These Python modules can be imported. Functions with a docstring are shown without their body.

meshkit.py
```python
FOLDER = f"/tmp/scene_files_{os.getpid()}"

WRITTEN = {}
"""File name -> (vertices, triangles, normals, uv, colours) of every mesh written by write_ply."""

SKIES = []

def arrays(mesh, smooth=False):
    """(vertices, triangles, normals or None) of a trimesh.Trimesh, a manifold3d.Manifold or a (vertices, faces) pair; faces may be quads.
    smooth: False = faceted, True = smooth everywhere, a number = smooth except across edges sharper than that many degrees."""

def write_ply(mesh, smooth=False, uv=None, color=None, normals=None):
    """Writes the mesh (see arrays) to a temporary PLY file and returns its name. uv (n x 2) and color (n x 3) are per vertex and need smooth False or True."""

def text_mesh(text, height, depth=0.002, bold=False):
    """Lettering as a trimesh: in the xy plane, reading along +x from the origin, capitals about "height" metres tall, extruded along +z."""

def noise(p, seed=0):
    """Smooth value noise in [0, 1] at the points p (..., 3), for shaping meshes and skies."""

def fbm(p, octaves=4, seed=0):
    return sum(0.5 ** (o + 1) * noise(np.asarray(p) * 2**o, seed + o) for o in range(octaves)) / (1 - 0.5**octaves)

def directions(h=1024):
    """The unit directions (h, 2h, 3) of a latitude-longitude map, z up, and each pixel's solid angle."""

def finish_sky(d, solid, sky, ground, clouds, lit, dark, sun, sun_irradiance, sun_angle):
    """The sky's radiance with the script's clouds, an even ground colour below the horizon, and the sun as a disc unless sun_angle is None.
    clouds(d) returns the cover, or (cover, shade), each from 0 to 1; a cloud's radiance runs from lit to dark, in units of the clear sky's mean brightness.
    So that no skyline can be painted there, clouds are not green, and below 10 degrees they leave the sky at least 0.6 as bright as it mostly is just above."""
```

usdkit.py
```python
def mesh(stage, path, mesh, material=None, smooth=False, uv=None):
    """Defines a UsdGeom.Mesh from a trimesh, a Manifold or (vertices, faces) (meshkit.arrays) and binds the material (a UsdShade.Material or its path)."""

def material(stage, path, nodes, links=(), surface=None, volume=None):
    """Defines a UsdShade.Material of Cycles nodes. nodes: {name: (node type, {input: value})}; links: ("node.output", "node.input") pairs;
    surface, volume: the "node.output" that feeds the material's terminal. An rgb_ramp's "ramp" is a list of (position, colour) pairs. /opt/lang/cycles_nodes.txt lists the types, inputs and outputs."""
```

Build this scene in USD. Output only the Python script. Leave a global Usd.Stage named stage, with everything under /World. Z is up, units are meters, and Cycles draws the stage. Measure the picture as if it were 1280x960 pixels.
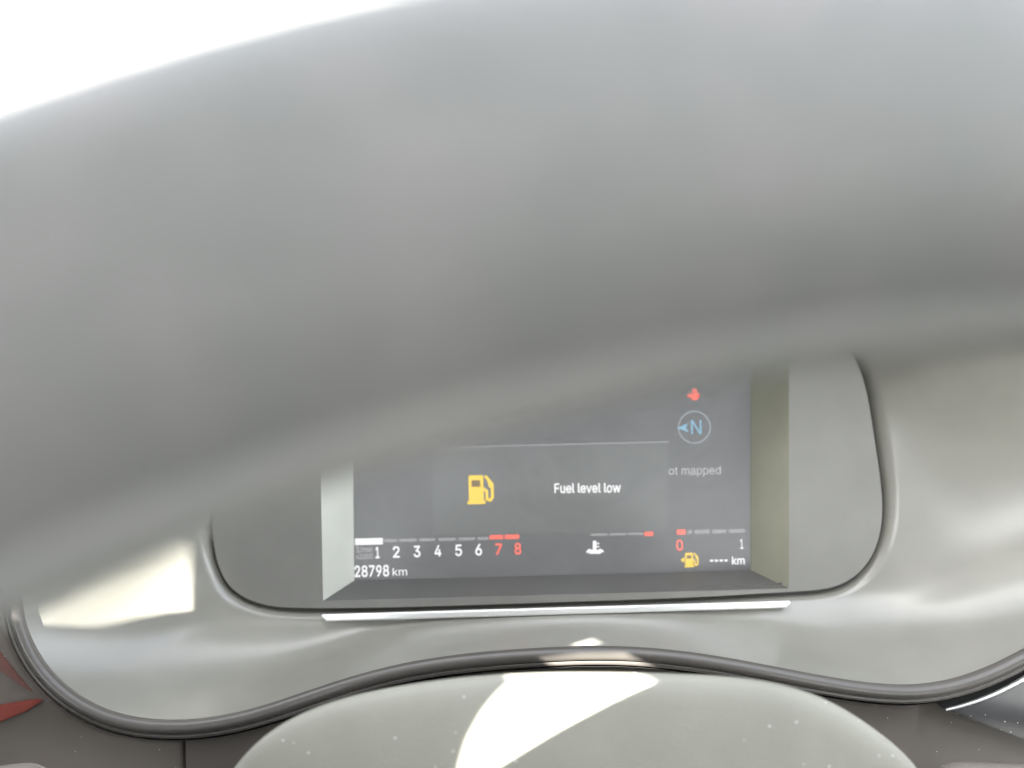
import math
import numpy as np, trimesh, usdkit, meshkit
import shapely.geometry as sg
from shapely import affinity, union_all
import manifold3d as m3
from scipy.interpolate import splprep, splev
from pxr import Usd, UsdGeom, UsdLux, UsdShade, Gf, Sdf

stage = Usd.Stage.CreateInMemory()
UsdGeom.SetStageUpAxis(stage, 'Z'); UsdGeom.SetStageMetersPerUnit(stage, 1.0)
UsdGeom.Xform.Define(stage, '/World'); UsdGeom.Scope.Define(stage, '/World/Looks')

# ------------------------------------------------------------------ camera, sky, sun, exposure
EXPOSURE = 3.85
SKY = 0.10
SUN = 0.85
PITCH, ROLL = math.radians(-25), math.radians(0)
EYE = np.array([0, 0, 1.20])                     # a phone held behind the top of the wheel
f = np.array([0, math.cos(PITCH), math.sin(PITCH)]); r0 = np.array([1.0, 0, 0]); u0 = np.cross(r0, f)
right = r0 * math.cos(ROLL) + u0 * math.sin(ROLL); up = -r0 * math.sin(ROLL) + u0 * math.cos(ROLL)
B3 = np.stack([right, up, f])                    # rows: driver's right, up, ahead of the eye


def W(p):
    """Driver-based millimetres (right, up, ahead of the eye) to world metres."""
    return EYE + (np.asarray(p, float) / 1000.0) @ B3


cam = UsdGeom.Camera.Define(stage, '/World/camera')
M = Gf.Matrix4d(*right, 0, *up, 0, *(-f), 0, *EYE, 1)
cam.AddTransformOp().Set(M)
cam.CreateHorizontalApertureAttr(20.955); cam.CreateVerticalApertureAttr(20.955 * .75)
cam.CreateFocalLengthAttr(20.955 / 1.28)
cam.CreateClippingRangeAttr(Gf.Vec2f(0.004, 1000))
cam.CreateFStopAttr(5.0); cam.CreateFocusDistanceAttr(0.252)
cam.CreateExposureAttr(EXPOSURE)
EM = 2.0 ** -EXPOSURE                            # emission of a display pixel that the picture shows as white

s_loc = np.array([-.494, .44, -.75]); s_loc /= np.linalg.norm(s_loc)      # towards the sun, through the side window
s_w = s_loc @ B3
sun_el, sun_rot = math.asin(s_w[2]), math.atan2(s_w[0], s_w[1])
dome = UsdLux.DomeLight.Define(stage, '/World/sky')
dm = usdkit.material(stage, '/World/Looks/sky_look', {
    's': ('sky_texture', {'sky_type': 'single_scattering', 'sun_disc': False, 'sun_elevation': sun_el, 'sun_rotation': sun_rot, 'aerosol_density': 2.0}),
    'c': ('texture_coordinate', {}), 'n': ('noise_texture', {'scale': 2.2, 'detail': 6.0}), 'f': ('rgb_ramp', {'ramp': [(.25, (.55,) * 3), (.75, (.85,) * 3)]}),
    'h': ('mix', {'mix_type': 'saturation', 'fac': 1.0, 'color2': (0, 0, 0)}), 'w': ('mix', {'mix_type': 'multiply', 'fac': 1.0, 'color2': (1.015, 1.0, .95)}), 'm': ('mix', {}),
    'b': ('background_shader', {'strength': SKY})},
    [('c.generated', 'n.vector'), ('n.fac', 'f.fac'), ('f.color', 'm.fac'), ('s.color', 'h.color1'), ('h.color', 'w.color1'), ('s.color', 'm.color1'), ('w.color', 'm.color2'), ('m.color', 'b.color')], surface='b.background')   # thin veil of cloud over the blue
UsdShade.MaterialBindingAPI.Apply(dome.GetPrim()).Bind(dm)
dome.GetPrim().SetCustomDataByKey('kind', 'structure')
sun = UsdLux.DistantLight.Define(stage, '/World/sun')
sun.CreateNormalizeAttr(True); sun.CreateIntensityAttr(SUN); sun.CreateAngleAttr(0.3); sun.CreateColorAttr(Gf.Vec3f(1, .965, .90))
z = s_w; x = np.cross([0, 0, 1.0], z); x /= np.linalg.norm(x); y = np.cross(z, x)
sun.AddTransformOp().Set(Gf.Matrix4d(*x, 0, *y, 0, *z, 0, 0, 0, 3, 1))

# ------------------------------------------------------------------ materials


def plastic(name, col, rough, bump=0.0, scale=2500, spec=.5, var=.06, dust=0.0, metallic=0.0, coat=0.0, coat_rough=.08, tint=(1, 1, 1), mottle=60.0):
    c = np.array(col, float)
    nodes = {'g': ('geometry', {}), 'p': ('principled_bsdf', {'roughness': rough, 'specular_ior_level': spec, 'metallic': metallic, 'coat_weight': coat, 'coat_roughness': coat_rough}),
             'n': ('noise_texture', {'scale': mottle, 'detail': 5.0}),
             'r': ('rgb_ramp', {'ramp': [(0.25, tuple(c * (1 - var))), (0.75, tuple(np.minimum(1, c * (1 + var) * np.array(tint))))]}),
             'bn': ('noise_texture', {'scale': float(scale), 'detail': 3.0}),
             'b': ('bump', {'strength': bump, 'distance': 0.0002})}
    links = [('g.position', 'n.vector'), ('n.fac', 'r.fac'), ('g.position', 'bn.vector'), ('bn.fac', 'b.height')]
    if bump:
        links.append(('b.normal', 'p.normal'))
    if dust:
        nodes |= {'v': ('voronoi_texture', {'scale': 330.0}), 'vm': ('math', {'math_type': 'less_than', 'value2': dust}),
                  'v2': ('noise_texture', {'scale': 45.0}), 'vt': ('math', {'math_type': 'greater_than', 'value2': .50}),
                  'vx': ('math', {'math_type': 'multiply'}), 'mx': ('mix', {'color2': (.6, .58, .52)})}
        links += [('g.position', 'v.vector'), ('v.distance', 'vm.value1'), ('g.position', 'v2.vector'), ('v2.fac', 'vt.value1'),
                  ('vm.value', 'vx.value1'), ('vt.value', 'vx.value2'), ('vx.value', 'mx.fac'), ('r.color', 'mx.color1'), ('mx.color', 'p.base_color')]
    else:
        links.append(('r.color', 'p.base_color'))
    return usdkit.material(stage, '/World/Looks/' + name, nodes, links, surface='p.BSDF')


def glow(name, col, k=1.0):
    c = tuple(np.array(col, float))
    return usdkit.material(stage, '/World/Looks/' + name, {'p': ('principled_bsdf', {'base_color': (.08, .08, .08), 'roughness': .3, 'emission_color': c, 'emission_strength': EM * k})}, [], surface='p.BSDF')


def glass(name, base, col, k):
    """A lit display under a matt cover glass with faint wiping marks."""
    return usdkit.material(stage, '/World/Looks/' + name, {
        'g': ('geometry', {}), 'n': ('noise_texture', {'scale': 22.0, 'detail': 5.0, 'distortion': .8}),
        'r': ('rgb_ramp', {'ramp': [(.35, (.27,) * 3), (.7, (.36,) * 3)]}), 'c': ('rgb_ramp', {'ramp': [(.4, base), (.72, tuple(1.22 * x for x in base))]}),
        'p': ('principled_bsdf', {'specular_ior_level': .6, 'emission_color': col, 'emission_strength': EM * k})},
        [('g.position', 'n.vector'), ('n.fac', 'r.fac'), ('n.fac', 'c.fac'), ('r.color', 'p.roughness'), ('c.color', 'p.base_color')], surface='p.BSDF')


MAT = dict(
    leather=plastic('rim_leather', (.195, .202, .188), .55, .5, 900, .5, var=.12, coat=0.0, coat_rough=.4, tint=(1.06, .97, 1.0), mottle=110.0),
    hub=plastic('hub_plastic', (.23, .226, .19), .6, .35, 2200, .4, dust=.075),
    cowl=plastic('cowl_plastic', (.228, .224, .196), .31, .1, 3000, .7, coat=.5, coat_rough=.22),
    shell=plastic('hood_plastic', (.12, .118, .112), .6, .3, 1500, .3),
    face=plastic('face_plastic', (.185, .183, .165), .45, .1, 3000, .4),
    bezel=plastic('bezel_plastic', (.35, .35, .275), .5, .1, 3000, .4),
    bezel_lit=plastic('bezel_lit', (.46, .465, .415), .45, .1, 3000, .5),  # left recess wall: the light falling on it is put into the colour
    gasket=plastic('gasket_rubber', (.10, .095, .085), .7),
    chrome=plastic('satin_chrome', (.9, .9, .88), .38, 0, metallic=.7, var=.01),
    lip=plastic('lip_gloss', (.085, .078, .07), .32, 0, spec=.6),
    dash=plastic('dash_plastic', (.14, .123, .108), .5, .3, 1800, .4, dust=.06),
    dashtop=plastic('dash_top_plastic', (.20, .195, .185), .6, .3, 1200, .3),
    gloss=plastic('gloss_panel', (.055, .055, .056), .25, 0, spec=.6, dust=.09),
    red=plastic('red_reflection_paint', (.24, .05, .036), .45, 0), deep_red=plastic('deep_red_reflection_paint', (.16, .075, .062), .4, 0),  # both paint red reflections as a surface colour
    carpet=plastic('floor_carpet', (.02, .02, .02), .9, .4, 600, .1),
    blocker=plastic('blocker_fabric', (.30, .30, .29), .8, .2, 1500, .2),  # cloth of the added sun shade and the added roof lining
    screen=glass('display_glass', (.07, .07, .072), (.5, .51, .51), .185), popup=glass('display_popup', (.075, .075, .075), (.5, .515, .5), .225),
    white=glow('display_white', (1, 1, 1.0), .95), grey=glow('display_grey', (.55, .55, .56), .52), pale=glow('display_pale', (.8, .8, .8), .6), ring=glow('display_ring', (.42, .47, .5), .6),
    dred=glow('display_red', (1, .14, .09), 1.1), amber=glow('display_amber', (1, .68, .04), .95), blue=glow('display_blue', (.25, .55, .75), .75),
    dot=glow('display_amber_dark', (.35, .2, .02), .5))

# ------------------------------------------------------------------ helpers
used = {}


def numbered(parent, name):
    k = used.get((parent, name), 0); used[(parent, name)] = k + 1
    return parent + '/' + (name if k == 0 else f'{name}_{k:03d}')


bases = {}


def thing(name, label, cat, base, group=None):
    path = numbered('/World', name)
    x = UsdGeom.Xform.Define(stage, path); b = W(base); x.AddTranslateOp().Set(Gf.Vec3d(*b))
    p = x.GetPrim(); p.SetCustomDataByKey('label', label); p.SetCustomDataByKey('category', cat)
    if group:
        p.SetCustomDataByKey('group', group)
    bases[path] = b
    return path


def obj(name, mesh, mat, parent, smooth=30, label=None):
    """One mesh prim, its vertices given in driver-based millimetres."""
    v, fc, _ = meshkit.arrays(mesh)
    path = numbered(parent, name)
    root = '/'.join(parent.split('/')[:3])
    m = trimesh.Trimesh(W(v) - bases[root], np.asarray(fc), process=False)
    m.merge_vertices(digits_vertex=7)
    # (right, up, ahead) is left-handed: turn the faces round
    m.faces = m.faces[:, ::-1]
    usdkit.mesh(stage, path, m, MAT[mat], smooth=smooth)
    if label:
        stage.GetPrimAtPath(path).SetCustomDataByKey('label', label)
    bases.setdefault(path, bases[root])
    return path


def at(px, py, d):
    px, py, d = np.broadcast_arrays(np.asarray(px, float), np.asarray(py, float), np.asarray(d, float))
    return np.stack([(px - 640) * d / 1000, (480 - py) * d / 1000, d], -1)


def closed(pts, n=240, s=0.0):
    """Smooth closed curve through points (rows of 2 or 3)."""
    p = np.asarray(pts, float); p = np.vstack([p, p[:1]])
    tck, _ = splprep(p.T, s=s, per=True, k=3)
    u = np.linspace(0, 1, 4 * n, endpoint=False); q = np.stack(splev(u, tck), -1)
    d = np.r_[0, np.cumsum(np.linalg.norm(np.diff(np.vstack([q, q[:1]]), axis=0), axis=1))]
    t = np.linspace(0, d[-1], n, endpoint=False)
    qq = np.vstack([q, q[:1]])
    return np.stack([np.interp(t, d, qq[:, k]) for k in range(q.shape[1])], -1)


def opened(pts, n=60):
    p = np.asarray(pts, float)
    tck, _ = splprep(p.T, s=0, k=min(3, len(p) - 1))
    return np.stack(splev(np.linspace(0, 1, n), tck), -1)


def by_angle(loop, c, n=300):
    """Resample a star-shaped 2D loop at even angles round c, from straight up, clockwise on the page."""
    d = loop - c; a = np.unwrap(np.arctan2(d[:, 0], -d[:, 1]))
    if a[-1] < a[0]:
        a, d = a[::-1], d[::-1]
    r = np.linalg.norm(d, axis=1)
    aa = np.r_[a - 2 * np.pi, a, a + 2 * np.pi]; rr = np.r_[r, r, r]
    t = np.linspace(0, 2 * np.pi, n, endpoint=False)
    t2 = a[0] + np.mod(t - a[0], 2 * np.pi)
    q = np.interp(t2, aa, rr)
    return np.stack([c[0] + q * np.sin(t), c[1] - q * np.cos(t)], -1)


def loft(rings, close=True, cap0=False, cap1=False):
    n = len(rings[0]); v = np.vstack(rings); F = []
    for i in range(len(rings) - 1):
        a = np.arange(n) if close else np.arange(n - 1); b = (a + 1) % n
        F.append(np.stack([i * n + a, i * n + b, (i + 1) * n + b], -1)); F.append(np.stack([i * n + a, (i + 1) * n + b, (i + 1) * n + a], -1))
    for k, on, flip in ((0, cap0, True), (len(rings) - 1, cap1, False)):
        if on:
            v = np.vstack([v, rings[k].mean(0)]); c = len(v) - 1; a = np.arange(n); b = (a + 1) % n
            t = np.stack([k * n + a, k * n + b, np.full(n, c)], -1)
            F.append(t[:, ::-1] if flip else t)
    m = trimesh.Trimesh(v, np.vstack(F), process=False)
    return m


def tube(path, r, sides=12, close=False):
    p = np.asarray(path, float)
    t = (np.roll(p, -1, 0) - np.roll(p, 1, 0)) if close else np.gradient(p, axis=0)
    t /= np.linalg.norm(t, axis=1)[:, None]
    a = np.cross(t, [0, 0, 1.0]); a /= np.linalg.norm(a, axis=1)[:, None]; b = np.cross(t, a)
    r = np.broadcast_to(r, (len(p),))
    rings = [p + r[:, None] * (math.cos(q) * a + math.sin(q) * b) for q in np.arange(sides) * 2 * np.pi / sides]
    rings = np.stack(rings, 1)
    rr = list(rings) + ([rings[0]] if close else [])
    m = loft(rr, cap0=not close, cap1=not close)
    return fix(m)


def fix(m):
    m.merge_vertices(digits_vertex=6); m.fix_normals()
    m.faces = m.faces[:, ::-1]     # driver-based axes are left-handed; obj() turns them back
    return m


def offset2(poly2, o):
    """Move a closed 2D curve outwards (o > 0) along its normals."""
    p = np.asarray(poly2, float); t = np.roll(p, -1, 0) - np.roll(p, 1, 0); t /= np.linalg.norm(t, axis=1)[:, None]
    n = np.stack([t[:, 1], -t[:, 0]], -1)
    area = .5 * np.sum(p[:, 0] * np.roll(p[:, 1], -1) - np.roll(p[:, 0], -1) * p[:, 1])
    return p + n * (o if area > 0 else -o)


def plate(xy, d, thick, bev=1.0, warp=None, flat_front=None):
    """A panel facing the driver: outline in driver millimetres, front at depth d, rounded front edge."""
    poly = sg.Polygon(xy).buffer(0)
    cs = lambda o: poly.buffer(-o, join_style=1, quad_segs=4)
    steps = [(0, thick), (0, bev)] + [(bev * (1 - math.cos(q)), bev * (1 - math.sin(q))) for q in (math.pi / 8, math.pi / 4, 3 * math.pi / 8, math.pi / 2)]
    out = None
    for (o, zz) in steps[1:]:
        g = cs(o)
        for gg in getattr(g, 'geoms', [g]):
            e = trimesh.creation.extrude_polygon(gg, thick - zz, engine='earcut')
            mm = m3.Manifold(m3.Mesh(np.asarray(e.vertices, np.float32), np.asarray(e.faces, np.uint32)))
            out = mm if out is None else out + mm
    m = out.to_mesh(); v = m.vert_properties[:, :3].astype(float).copy()
    v[:, 2] = d + thick - v[:, 2]
    t = trimesh.Trimesh(v, m.tri_verts, process=False)
    return t if warp is None else warp(t)


def flat(poly, d, h):
    """A flat print on the display: its outline in page units at depth d, h millimetres proud."""
    out = []
    for g in getattr(poly, 'geoms', [poly]):
        if g.is_empty:
            continue
        e = trimesh.creation.extrude_polygon(g, h, engine='earcut'); v = np.asarray(e.vertices)
        q = at(v[:, 0], v[:, 1], d); q[:, 2] = d - v[:, 2]
        e = trimesh.Trimesh(q, e.faces, process=False)
        out.append(fix(e))
    return trimesh.util.concatenate(out)


CENTRE = np.array([690., 575.])
# the face of the instrument cluster, its groove, and the lip of the cowl, as loops
A = by_angle(closed([(265, 600), (262, 650), (266, 695), (284, 735), (320, 757), (380, 764), (500, 763), (690, 757), (880, 750), (1000, 743), (1055, 733), (1090, 702), (1106, 650), (1103, 590), (1094, 530), (1080, 465), (1055, 425), (1000, 402), (860, 398), (690, 398), (480, 405), (340, 430), (290, 480), (272, 540)], 500), CENTRE)
LIP = by_angle(closed([(20, 775), (35, 815), (62, 852), (98, 881), (140, 900), (190, 909), (240, 909), (310, 897), (400, 868), (490, 842), (580, 827), (680, 819), (760, 817), (850, 823), (960, 841), (1080, 862), (1150, 865), (1215, 852), (1280, 823), (1350, 780), (1440, 700), (1480, 600), (1450, 510), (1370, 440), (1240, 393), (1080, 365), (860, 350), (640, 350), (420, 365), (250, 420), (130, 520), (50, 630), (18, 715)], 600), CENTRE)
DA, DL = 300.0, 262.0
A3 = at(A[:, 0], A[:, 1], DA); L3 = at(LIP[:, 0], LIP[:, 1], DL)

# ------------------------------------------------------------------ instrument cluster
cluster = thing('instrument_cluster', 'grey digital instrument cluster with lit fuel warning, set in a flared cowl behind the wheel', 'instrument cluster', (10, -85, 300))
# display: a flat panel at the bottom of the recess
SD = 320.0
scr = sg.Polygon([(434, 462), (944, 445), (944, 719), (434, 732)])
display = obj('display', flat(affinity.translate(scr, 0, 0), SD + 3, 3.0), 'screen', cluster, smooth=False)
ANG = -1.45


def text(s, x0, y0, cap, width=None, bold=False, mat='white', name='warning_text', h=.06, ang=ANG, parent=None):
    m = meshkit.text_mesh(s, 1.0, depth=1.0, bold=bold)
    v = np.array(m.vertices)
    w = v[:, 0].max() - v[:, 0].min(); v[:, 0] -= v[:, 0].min()
    sx = (width / w) if width else cap
    X, Y = v[:, 0] * sx, -v[:, 1] * cap
    a = math.radians(ang); xx = x0 + X * math.cos(a) - Y * math.sin(a); yy = y0 + X * math.sin(a) + Y * math.cos(a)
    q = at(xx, yy, SD); q[:, 2] = SD - v[:, 2] * h
    return obj(name, fix(trimesh.Trimesh(q, m.faces, process=False)), mat, parent or display, smooth=False)


def prnt(name, poly, mat, h=.06, rot=None):
    if rot:
        poly = affinity.rotate(poly, ANG, origin=rot)
    return obj(name, flat(poly, SD, h), mat, display, smooth=False)


def pump(x0, y0, x1, y1):
    """Petrol pump sign in the box given: body with a window, foot and hose."""
    w, h = x1 - x0, y1 - y0
    X = lambda t: x0 + t * w
    Y = lambda t: y0 + t * h
    body = sg.box(X(.06), Y(0), X(.62), Y(.9)).buffer(-.05 * w).buffer(.05 * w).union(sg.box(X(0), Y(.88), X(.68), Y(1)))
    win = sg.box(X(.17), Y(.17), X(.50), Y(.40))
    hose = sg.LineString([(X(.60), Y(.48)), (X(.74), Y(.55)), (X(.74), Y(.84)), (X(.86), Y(.88)), (X(.95), Y(.78)), (X(.95), Y(.32)), (X(.72), Y(.06))]).buffer(.055 * w)
    noz = sg.Polygon([(X(.74), Y(.10)), (X(.98), Y(.28)), (X(.98), Y(.50)), (X(.82), Y(.42))])
    return union_all([body.difference(win), hose, noz]), win


popup = sg.Polygon([(541, 560), (835, 553), (835, 664), (541, 668)])
prnt('popup_panel', popup, 'popup', .03)
prnt('popup_edge', sg.Polygon([(541, 558.6), (836, 551.6), (836, 553), (541, 560)]), 'grey', .05)
p, wn = pump(584, 594, 617, 630); prnt('fuel_warning_icon', p, 'amber', .08, (600, 612))
prnt('fuel_icon_window', wn, 'dot', .05, (600, 612))
text('Fuel level low', 693, 616, 11.5, 83, True, name='warning_text', ang=-.6, h=.08)
text('ot mapped', 836, 593.5, 10.5, 65, False, 'pale', 'map_text', ang=-.8)
# compass
prnt('compass_ring', sg.Point(868, 534).buffer(20.8).difference(sg.Point(868, 534).buffer(18.8)), 'ring', .04)
text('N', 864, 543, 18, 13, False, 'blue', 'compass_letter')
prnt('compass_arrow', sg.Polygon([(846.5, 535), (860, 529), (857.5, 534.5), (861, 540.5)]), 'blue', .07)
prnt('seat_belt_icon', union_all([sg.Point(868, 488).buffer(3.4), sg.Polygon([(862, 494), (866, 490), (872, 490), (875, 494), (871, 500), (865, 500)]), sg.Point(861.5, 494).buffer(2.6)]), 'dred', .06)
# rev counter
line = lambda x: 677.2 - (x - 444) * .0215
seg = lambda a, b, t, dy=0: sg.Polygon([(a, line(a) - t + dy), (b, line(b) - t + dy), (b, line(b) + t + dy), (a, line(a) + t + dy)])
prnt('rev_bar', seg(444, 478.5, 4), 'white', .08)
for a, b in ((480, 496), (499, 521), (524, 544), (548, 570), (573, 594), (597, 611)):
    prnt('rev_bar_segment', seg(a, b, 1.9, -.6), 'grey')
for a, b in ((612, 629), (631, 649)):
    prnt('rev_bar_red_segment', seg(a, b, 2.6, -2), 'dred')
for k, cx in enumerate((472, 495.5, 521.5, 547.5, 573.5, 598.5, 623.5, 647.5)):
    w = 5 if k == 0 else 8.5
    text(str(k + 1), cx - w / 2, 697.5 - (cx - 472) * .028, 13.5, w, True, 'white' if k < 6 else 'dred', 'rev_digit')
text('1/min', 445.5, 690.5, 7, 20, False, 'pale', 'rev_unit_text'); text('x1000', 445.5, 699, 6.5, 20, False, 'pale', 'rev_unit_text')
text('28798', 443.5, 721, 13.5, 43, True, 'white', 'odometer_digits'); text('km', 491, 719.6, 9.5, 18, False, 'white', 'odometer_unit')
# temperature gauge
for a, b in ((738, 760), (762, 783), (785, 804)):
    prnt('temperature_bar_segment', seg(a, b, 1.5, -2.4), 'grey')
prnt('temperature_bar_red_segment', seg(805.5, 816.5, 2.6, -2), 'dred')
prnt('coolant_icon', union_all([sg.box(741, 676, 745.5, 688), sg.box(745, 678.5, 749, 680), sg.box(745, 682.5, 749, 684),
     sg.LineString([(734.5, 689.5), (737, 687.6), (740, 689.5), (743.5, 687.6), (747, 689.5), (750, 687.6), (753, 689)]).buffer(1.6), sg.box(736.5, 688, 751, 692.2)]), 'white', .07)
# fuel gauge
prnt('fuel_bar_red_segment', seg(846, 857, 3.2, -3.4), 'dred', .07)
for a, b in ((859, 865), (868, 887), (890, 908), (911, 931)):
    prnt('fuel_bar_segment', seg(a, b, 2.4, -3.2), 'grey')
text('0', 845.5, 688, 13, 8.5, True, 'dred', 'fuel_scale_digit'); text('1', 925, 686, 12, 4.5, False, 'white', 'fuel_scale_digit')
p, wn = pump(855.5, 691, 873, 709); prnt('fuel_icon', union_all([p, sg.Polygon([(850.5, 699.8), (855.5, 696), (855.5, 703.5)])]), 'amber', .07, (863, 700))
prnt('fuel_icon_window', wn, 'dot', .05, (863, 700))
for k in range(4):
    prnt('range_dash', sg.box(887.5 + k * 6, 699.6 - k * .1, 891.5 + k * 6, 702 - k * .1), 'white')
text('km', 915, 705.5, 9.5, 16, True, 'white', 'range_unit')

# recess walls: from the display's edge out to the face
inn = np.array([(440, 468), (938.5, 450), (938.5, 712.5), (443, 725.5)]); out = np.array([(398, 446), (986, 428), (986, 735.5), (404, 751)])
names = ['upper', 'right', 'lower', 'left']
for k in range(4):
    a, b = k, (k + 1) % 4
    i0, i1 = at(*inn[a], SD - .3), at(*inn[b], SD - .3); o0, o1 = at(*out[a], DA + .1), at(*out[b], DA + .1)
    cen = at(690, 580, SD - 10)
    push = lambda q: q + (q - cen) * np.array([.008, .008, 0])
    quads = [np.array([i0, i1, o1, o0]), np.array([push(i0), push(i1), push(o1), push(o0)])]
    v = np.vstack(quads); F = [(0, 1, 2), (0, 2, 3), (4, 6, 5), (4, 7, 6)] + [t for e in range(4) for t in ((e, (e + 1) % 4 + 4, (e + 1) % 4), (e, e + 4, (e + 1) % 4 + 4))]
    obj('bezel_wall', fix(trimesh.Trimesh(v, F, process=False)), {1: 'bezel', 3: 'bezel_lit'}.get(k, 'shell'), cluster, smooth=False,
        label={1: 'right wall of the recess round the display', 3: 'left wall of the recess round the display, painted lighter as if lit', 2: 'narrow dark lower wall of the recess', 0: 'upper wall of the recess, behind the rim'}[k])
# face panel with its opening
Am = A3[:, :2]
hole = at(out[:, 0], out[:, 1], DA)[:, :2]
fp = sg.Polygon(offset2(Am, -1.2)).buffer(0).difference(sg.Polygon(hole).buffer(.05))
fp = max(getattr(fp, 'geoms', [fp]), key=lambda g: g.area)
e = trimesh.creation.extrude_polygon(fp, 2.5, engine='earcut'); v = np.array(e.vertices); v[:, 2] = DA + v[:, 2]
obj('face_panel', fix(trimesh.Trimesh(v, e.faces, process=False)), 'face', cluster, smooth=20)
g_in, g_out = offset2(Am, -4), offset2(Am, 4)
obj('groove', loft([np.c_[g_in, np.full(len(A), DA + 3.5)], np.c_[g_out, np.full(len(A), DA + 3.5)]]), 'gasket', cluster, smooth=False)
# cowl: concave flare from the groove to the lip
A_out = np.c_[offset2(Am, .9), np.full(len(A), DA + 3.2)]
A_edge = np.c_[offset2(Am, 1.5), np.full(len(A), DA - .2)]
kf = np.where(A_edge[:, 0] < -60, np.clip(.72 - (A_edge[:, 1] + 84) / 25 * .3, .40, .72), .72)
kf = np.where(A_edge[:, 0] > 60, np.clip(.72 - (A_edge[:, 1] + 75) / 60 * .3,   .38, .72), kf)      # the right flank flares more evenly than the foot
ctrl = A_edge + (L3 - A_edge) * np.stack([kf, kf, 0 * kf], -1) ; ctrl[:, 2] = DA - 5 - 14 * (.72 - kf) / .34
rings = [A_out] + [((1 - t) ** 2)[..., None] * A_edge + (2 * t * (1 - t)) * ctrl + t * t * L3 for t in [np.float64(q) for q in np.linspace(0, 1, 22)]]
cowl = loft(rings)
obj('cowl', cowl, 'cowl', cluster, smooth=40)
# lip: rounded bead, then the hood's outer shell behind it
obj('lip_bead', tube(L3 + np.array([0, 0, .6]), 2.3, 14, True), 'lip', cluster, smooth=60)
L2 = offset2(L3[:, :2], 3.1)
obj('lip_rib', tube(np.c_[L2, np.full(len(L2), DL + 1.2)], 1.0, 12, True), 'lip', cluster, smooth=60)
up_ = np.clip((L3[:, 1] + 60) / 60, 0, 1)
sh = [np.c_[offset2(L3[:, :2], 4.8), np.full(len(L2), DL + 1.5)], np.c_[offset2(L3[:, :2], 6.5), np.full(len(L2), DL + 8)], np.c_[offset2(L3[:, :2], 6.5), np.full(len(L2), DL + 60)], np.c_[offset2(L3[:, :2], 2), np.full(len(L2), DL + 130)]]
obj('hood_shell', loft(sh, cap1=True), 'shell', cluster, smooth=40)
# bright strip along the foot of the face
c0, c1 = at(409, 772.5, 296.5), at(981, 755.5, 296.5)
sp = []
for c, dx in ((c0, 1), (c1, -1)):
    for (ox, oy, rr) in ((0, -.5, .8), (-dx * 1.4, .75, .7)):
        b = trimesh.creation.icosphere(2, rr); b.apply_translation(c + [ox * (1), oy, 0]); sp.append(b)
pts = np.vstack([b.vertices for b in sp]); hull = trimesh.Trimesh(pts, process=False).convex_hull
hull.faces = hull.faces[:, ::-1]
obj('trim_strip', hull, 'chrome', cluster, smooth=40)

# ------------------------------------------------------------------ dashboard under and beyond the cluster
dash = thing('dashboard', 'brown grey dashboard panels below the cluster cowl, with painted red reflections and glossy trim at the sides', 'dashboard', (10, -140, 280))
DP = 276.0
low = offset2(LIP, 17)
bot = low[(low[:, 1] > 780)]; bot = bot[np.argsort(bot[:, 0])]
bot = np.vstack([[(-500, 640)], [(-60, 700)], bot[bot[:, 0] > 5], [(1420, 790)], [(1800, 700)]])
mm = lambda pts, d: at(np.asarray(pts)[:, 0], np.asarray(pts)[:, 1], d)[:, :2]


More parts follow.
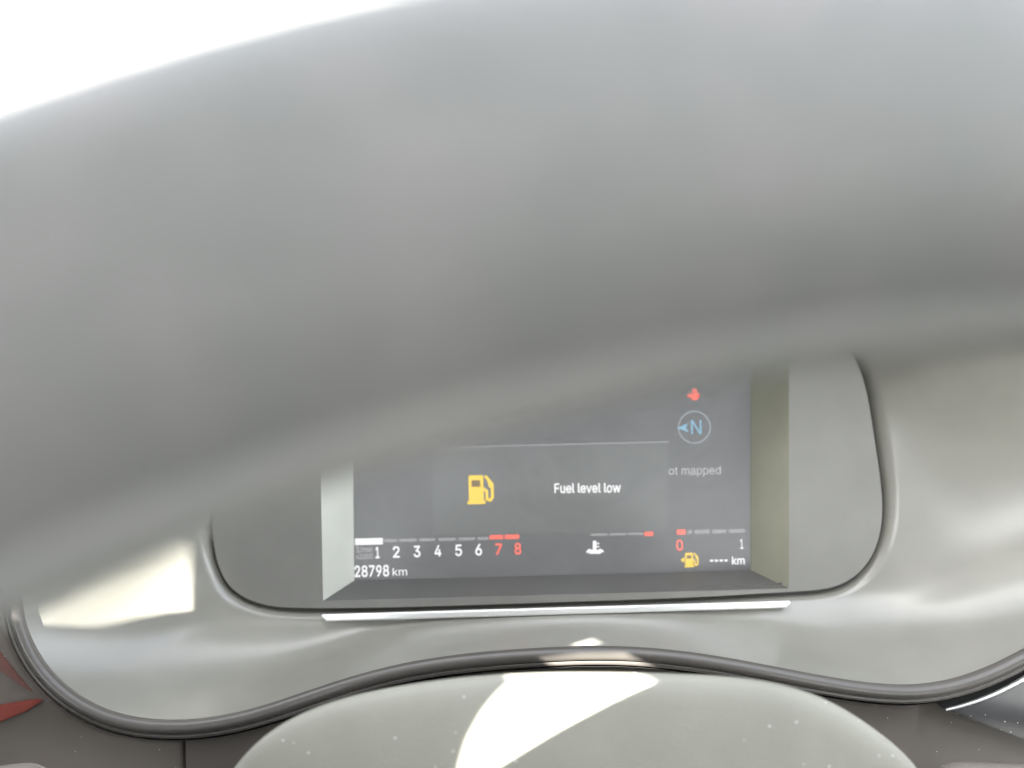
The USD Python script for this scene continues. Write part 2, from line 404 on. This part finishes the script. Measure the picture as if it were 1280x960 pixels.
def under(x0, x1, d, floor=1500, extra=0):
    xs = np.linspace(x0, x1, max(2, int((x1 - x0) / 8)))
    ys = np.interp(xs, bot[:, 0], bot[:, 1]) + extra
    return mm(np.vstack([np.c_[xs, ys], [(x1, floor)], [(x0, floor)]]), d)


obj('lower_panel', plate(under(-400, 227.5, DP), DP, 6, 1.0), 'dash', dash, label='lower left dash panel beside the upright seam')
xs = np.linspace(230.5, 1152, 130)
ys = np.interp(xs, bot[:, 0], bot[:, 1]) - 1
cp = np.vstack([np.c_[xs, ys], [(1141, 945)], [(1110, 1500)], [(231, 1500)]])
obj('column_panel', plate(mm(cp, DP - 1), DP - 1, 7, 1.4), 'dash', dash, label='panel over the steering column with a pale upper edge')
obj('lower_panel', plate(under(1120, 1700, DP + 9, extra=-2), DP + 9, 6, 1.0), 'dash', dash, label='recessed lower right dash panel')
gp = [(1181, 887), (1215, 878), (1250, 864), (1290, 842), (1340, 808), (1600, 720), (1600, 1010), (1380, 962), (1262, 918)]
obj('gloss_panel', plate(mm(gp, DP - 3), DP - 3, 8, 1.2), 'gloss', dash, label='glossy grey panel right of the column')
gl = opened([(1182, 887), (1215, 878), (1250, 864), (1290, 842), (1340, 808)], 40)
obj('chrome_edge', tube(at(gl[:, 0], gl[:, 1], DP - 3.2), np.linspace(.5, 1.0, 40), 10), 'chrome', dash, smooth=60)
r1 = [(-140, 912), (-40, 890), (16, 880), (42, 876), (50, 878), (34, 889), (0, 903), (-140, 945)]  # red reflections in the gloss, painted as solid coloured pieces
obj('red_reflection', plate(mm(r1, DP - 2), DP - 2, 3, .7), 'red', dash)
r2 = [(-140, 770), (-40, 782), (-6, 812), (22, 848), (38, 866), (16, 852), (-10, 832), (-140, 810)]
obj('red_reflection', plate(mm(r2, DP - 1.5), DP - 1.5, 2, .9), 'deep_red', dash)
# the dash top that runs from the hood to the windscreen, a level pad
base_h = W(at(0, 300, 330))[2]
tx = np.linspace(-900, 900, 46)
prof = [(400, -600), (400, -98), (412, -78), (440, -66), (490, -61), (600, -58), (800, -58), (1000, -45), (1300, 6)]
ring = []
for (yy, hh) in prof:
    wpt = np.stack([tx / 1000, np.full(len(tx), yy / 1000), EYE[2] + hh / 1000 + 0 * tx], -1)
    ring.append(((wpt - EYE) @ B3.T) * 1000)
obj('dash_top', loft(ring, close=False), 'dashtop', dash, smooth=60)

# ------------------------------------------------------------------ steering wheel
C0 = np.array([29.554, -145.375, 125.971]); aa_, bb_ = -.225, .388; RR, TR = 175.5, 14.25
nrm = np.array([math.sin(aa_) * math.cos(bb_), math.sin(bb_), math.cos(aa_) * math.cos(bb_)])
wx = np.cross([0, 1, 0], nrm); wx /= np.linalg.norm(wx); wy = np.cross(nrm, wx)
wheel = thing('steering_wheel', 'grey leather steering wheel, its rim blurred and close across the view, smooth hub pad below', 'steering wheel', C0 + nrm * 55)
N, S = 220, 28
tt = np.arange(N) * 2 * np.pi / N
rg = []
for t in tt:
    e = math.sin(t) * wx + math.cos(t) * wy
    q = np.arange(S) * 2 * np.pi / S
    rg.append(C0 + RR * e + TR * (np.cos(q)[:, None] * e + np.sin(q)[:, None] * nrm))
rim = fix(loft(rg + [rg[0]]))
rim_p = obj('rim', rim, 'leather', wheel, smooth=60)
# a stitched seam round the inner side of the rim
sm = np.array([C0 + (RR) * (math.sin(t) * wx + math.cos(t) * wy) + (TR + .1) * (-.80 * (math.sin(t) * wx + math.cos(t) * wy) + .6 * nrm) for t in tt])
obj('seam', tube(sm, .5, 6, True), 'gasket', rim_p, smooth=60)
# hub pad: a domed cover
ho = closed([(262, 1005), (288, 965), (330, 925), (400, 889), (500, 864), (600, 851), (735, 846), (860, 849), (960, 858), (1040, 882), (1100, 918), (1150, 960), (1186, 1010), (1215, 1120), (1170, 1300), (1040, 1440), (730, 1500), (430, 1440), (290, 1300), (240, 1120)], 260)
HC = np.array([730., 1150.]); HD = 184.0
h3 = at(ho[:, 0], ho[:, 1], HD); c3 = at(*HC, HD)
ks = [(.84, 24), (.97, 7), (.997, 3.6), (.988, 1.9), (.97, .5), (.94, -.8), (.90, -2.0), (.8, -4.2), (.65, -6.6), (.45, -8.6), (.22, -9.8), (.05, -10.1)]
hub_rings = [np.c_[(c3 + (h3 - c3) * k)[:, :2], h3[:, 2] + dz] for k, dz in ks]
# tilt the pad square to the wheel's axis, about its upper edge
def tilt(p):
    piv = np.array([p[:, 1] * 0])
    dy = (p[:, 1] - at(735, 846, HD)[1])
    return np.c_[p[:, :2], p[:, 2] + (-dy) * .10]
hub_rings = [tilt(q) for q in hub_rings]
hub = fix(loft(hub_rings, cap0=True, cap1=True))
hub_p = obj('hub_pad', hub, 'hub', wheel, smooth=50)
hubc = C0 + nrm * 62
for ang, wdt in ((math.radians(97), 22), (math.radians(-97), 22), (math.radians(180), 15)):
    e = math.sin(ang) * wx + math.cos(ang) * wy; side = np.cross(nrm, e)
    rr = []
    for q in np.linspace(0, 1, 12):
        cpt = (hubc + e * 55) * (1 - q) + (C0 + e * (RR - 6)) * q
        cpt = cpt + nrm * 14 * math.sin(math.pi * q) * .8
        w_ = wdt * (1 - .35 * q); a_ = np.arange(20) * 2 * np.pi / 20
        sq = lambda v: np.sign(v) * np.abs(v) ** .6
        rr.append(cpt + np.outer(sq(np.cos(a_)), side) * w_ + np.outer(sq(np.sin(a_)), nrm) * 7)
    obj('spoke', fix(loft(rr, cap0=True, cap1=True)), 'hub', wheel, smooth=50)

# ------------------------------------------------------------------ column stalks
def stalk(name, label, pts, rad):
    t = thing(name, label, 'control stalk', pts[0])
    q = opened(pts, 50)
    k = np.linspace(0, 1, 50); prof_ = rad * np.minimum(1, np.sqrt(np.clip(1 - (1 - np.minimum(k / .10, 1)) ** 2, 0.02, 1))) * (1 - .25 * k)
    obj('stalk_body', tube(q, prof_, 20), 'dash', t, smooth=60)
    ring_ = q[22:25]
    obj('end_cap_ring', tube(ring_, rad * .98, 20), 'lip', t, smooth=60)


stalk('indicator_stalk', 'pale rounded stalk tip at the lower left corner, below the painted red reflections', [at(62, 985, 215), at(-60, 1000, 225), at(-260, 1080, 250), at(150, 1300, 268)][:3], 7.0)
stalk('wiper_stalk', 'slim stalk with a pale upper edge, lower right beside the hub', [at(1168, 972, 240), at(1300, 975, 243), at(1500, 990, 250)], 4.6)

# ------------------------------------------------------------------ cabin floor, added unseen to block light from below
fl = trimesh.creation.box([2.0, 3.2, .04]); fl.apply_translation([.25, -.5, .42])
usdkit.mesh(stage, '/World/added_floor', fl, MAT['carpet'])
stage.GetPrimAtPath('/World/added_floor').SetCustomDataByKey('kind', 'structure')

door = thing('added_side_door', 'dark trim of the car door at the left, added unseen to block low light', 'door', at(-1500, 900, 300))  # added unseen to keep low sky light off the right flank
for name, lo, hi in (('door_panel', (-.56, -1.3, .44), (-.50, .30, 1.26)), ('sill', (-.57, -1.3, 1.262), (-.47, .30, 1.32)), ('rear_pillar', (-.55, -.75, 1.322), (-.50, -.45, 1.70)), ('armrest', (-.498, -.5, .85), (-.42, .3, .92))):
    b = trimesh.creation.box(bounds=[lo, hi]); b.apply_translation(-bases[door])
    usdkit.mesh(stage, door + '/' + name, b, MAT['carpet'])

roof = trimesh.creation.box(bounds=[(-.27, -1.3, 1.50), (1.05, -.34, 1.56)])  # added unseen to cut sky light on the rim from above and behind
rp = thing('added_roof', 'pale cloth lining of the car roof, added unseen to block sky light from above', 'car roof', at(0, -1200, 250))
roof.apply_translation(-bases[rp])
usdkit.mesh(stage, rp + '/roof_lining', roof, MAT['blocker'])

seat = thing('added_seat', 'dark cloth driver seat behind the viewer, added unseen to block rear light', 'seat', at(640, 900, -500))  # added unseen to close off light from the rear
for name, lo, hi in (('seat_back', (-.27, -.78, .50), (.33, -.62, 1.20)), ('headrest', (-.12, -.76, 1.23), (.18, -.64, 1.44)), ('seat_cushion', (-.27, -.62, .46), (.33, -.10, .62))):
    b = trimesh.creation.box(bounds=[lo, hi]).subdivide().subdivide().subdivide()
    b = trimesh.smoothing.filter_laplacian(b, iterations=6); b.apply_translation(-bases[seat])
    usdkit.mesh(stage, seat + '/' + name, b, MAT['carpet'], smooth=True)

# ------------------------------------------------------------------ sun visor added outside the frame, its holes shaped so that it lets the sun through in patches
b1 = np.cross([0, 1, 0], s_loc); b1 /= np.linalg.norm(b1); b2 = np.cross(s_loc, b1)
OFF = (np.array([-99, 18, 31.]) @ s_loc) + 190
pr = lambda pts: np.stack([np.asarray(pts) @ b1, np.asarray(pts) @ b2], -1)
hit = lambda lst: pr([at(*q) for q in lst])
crescent = hit([(575, 1010, 181), (582, 955, 182), (590, 925, 182.5), (604, 893, 183), (622, 868, 184), (640, 852, 186), (665, 843, 205), (692, 831, 268), (745, 827, 270), (800, 826, 270), (838, 845, 272), (835, 860, 190), (760, 900, 180), (720, 960, 180), (690, 1010, 180)])
caster = trimesh.ray.ray_triangle.RayMeshIntersector(cowl)


def on_cowl(px, py):
    l, _, _ = caster.intersects_location([[0, 0, 0]], [at(px, py, 1.0)])
    return l[np.argmin(l[:, 2])] if len(l) else at(px, py, DL + 2)


outline = [(236, 672), (238, 700), (239, 735), (239, 762), (205, 766), (170, 772), (115, 783), (75, 782), (36, 779), (32, 776), (60, 758), (100, 737), (140, 716), (180, 697), (215, 680)]
leftp = pr([on_cowl(*q) for q in outline])
cover = sg.Polygon(hit([(-500, 1100, 260), (-200, 300, 300), (300, 100, 330), (1500, 200, 300), (1700, 900, 270), (1700, 1900, 230), (-300, 1900, 230)])).union(
    sg.Polygon(pr(rim.vertices[(rim.vertices[:, 2] < 130) & (rim.vertices[:, 1] > -70)])).convex_hull).convex_hull.buffer(15)
shade = cover.difference(sg.Polygon(crescent).buffer(0)).difference(sg.Polygon(leftp).buffer(0))
blocker = thing('sun_blocker', 'grey sun visor added unseen, with holes shaped to cast sun patches', 'sun visor', s_loc * OFF)
shade = shade.difference(affinity.scale(sg.Polygon(hit([(722, 808, 274), (740, 799, 276), (758, 808, 274), (740, 815, 272)])), 1.0, 1.0).buffer(.2))  # extra hole shaped to put a glint above the lip
parts = list(getattr(shade, 'geoms', [shade]))
for g in parts:
    if g.area < 20:
        continue
    e = trimesh.creation.extrude_polygon(g, 2.0, engine='earcut'); v = np.asarray(e.vertices)
    q = v[:, :1] * b1 + v[:, 1:2] * b2 + (OFF + v[:, 2:]) * s_loc
    obj('blocker_panel', fix(trimesh.Trimesh(q, e.faces, process=False)), 'blocker', blocker, smooth=False)
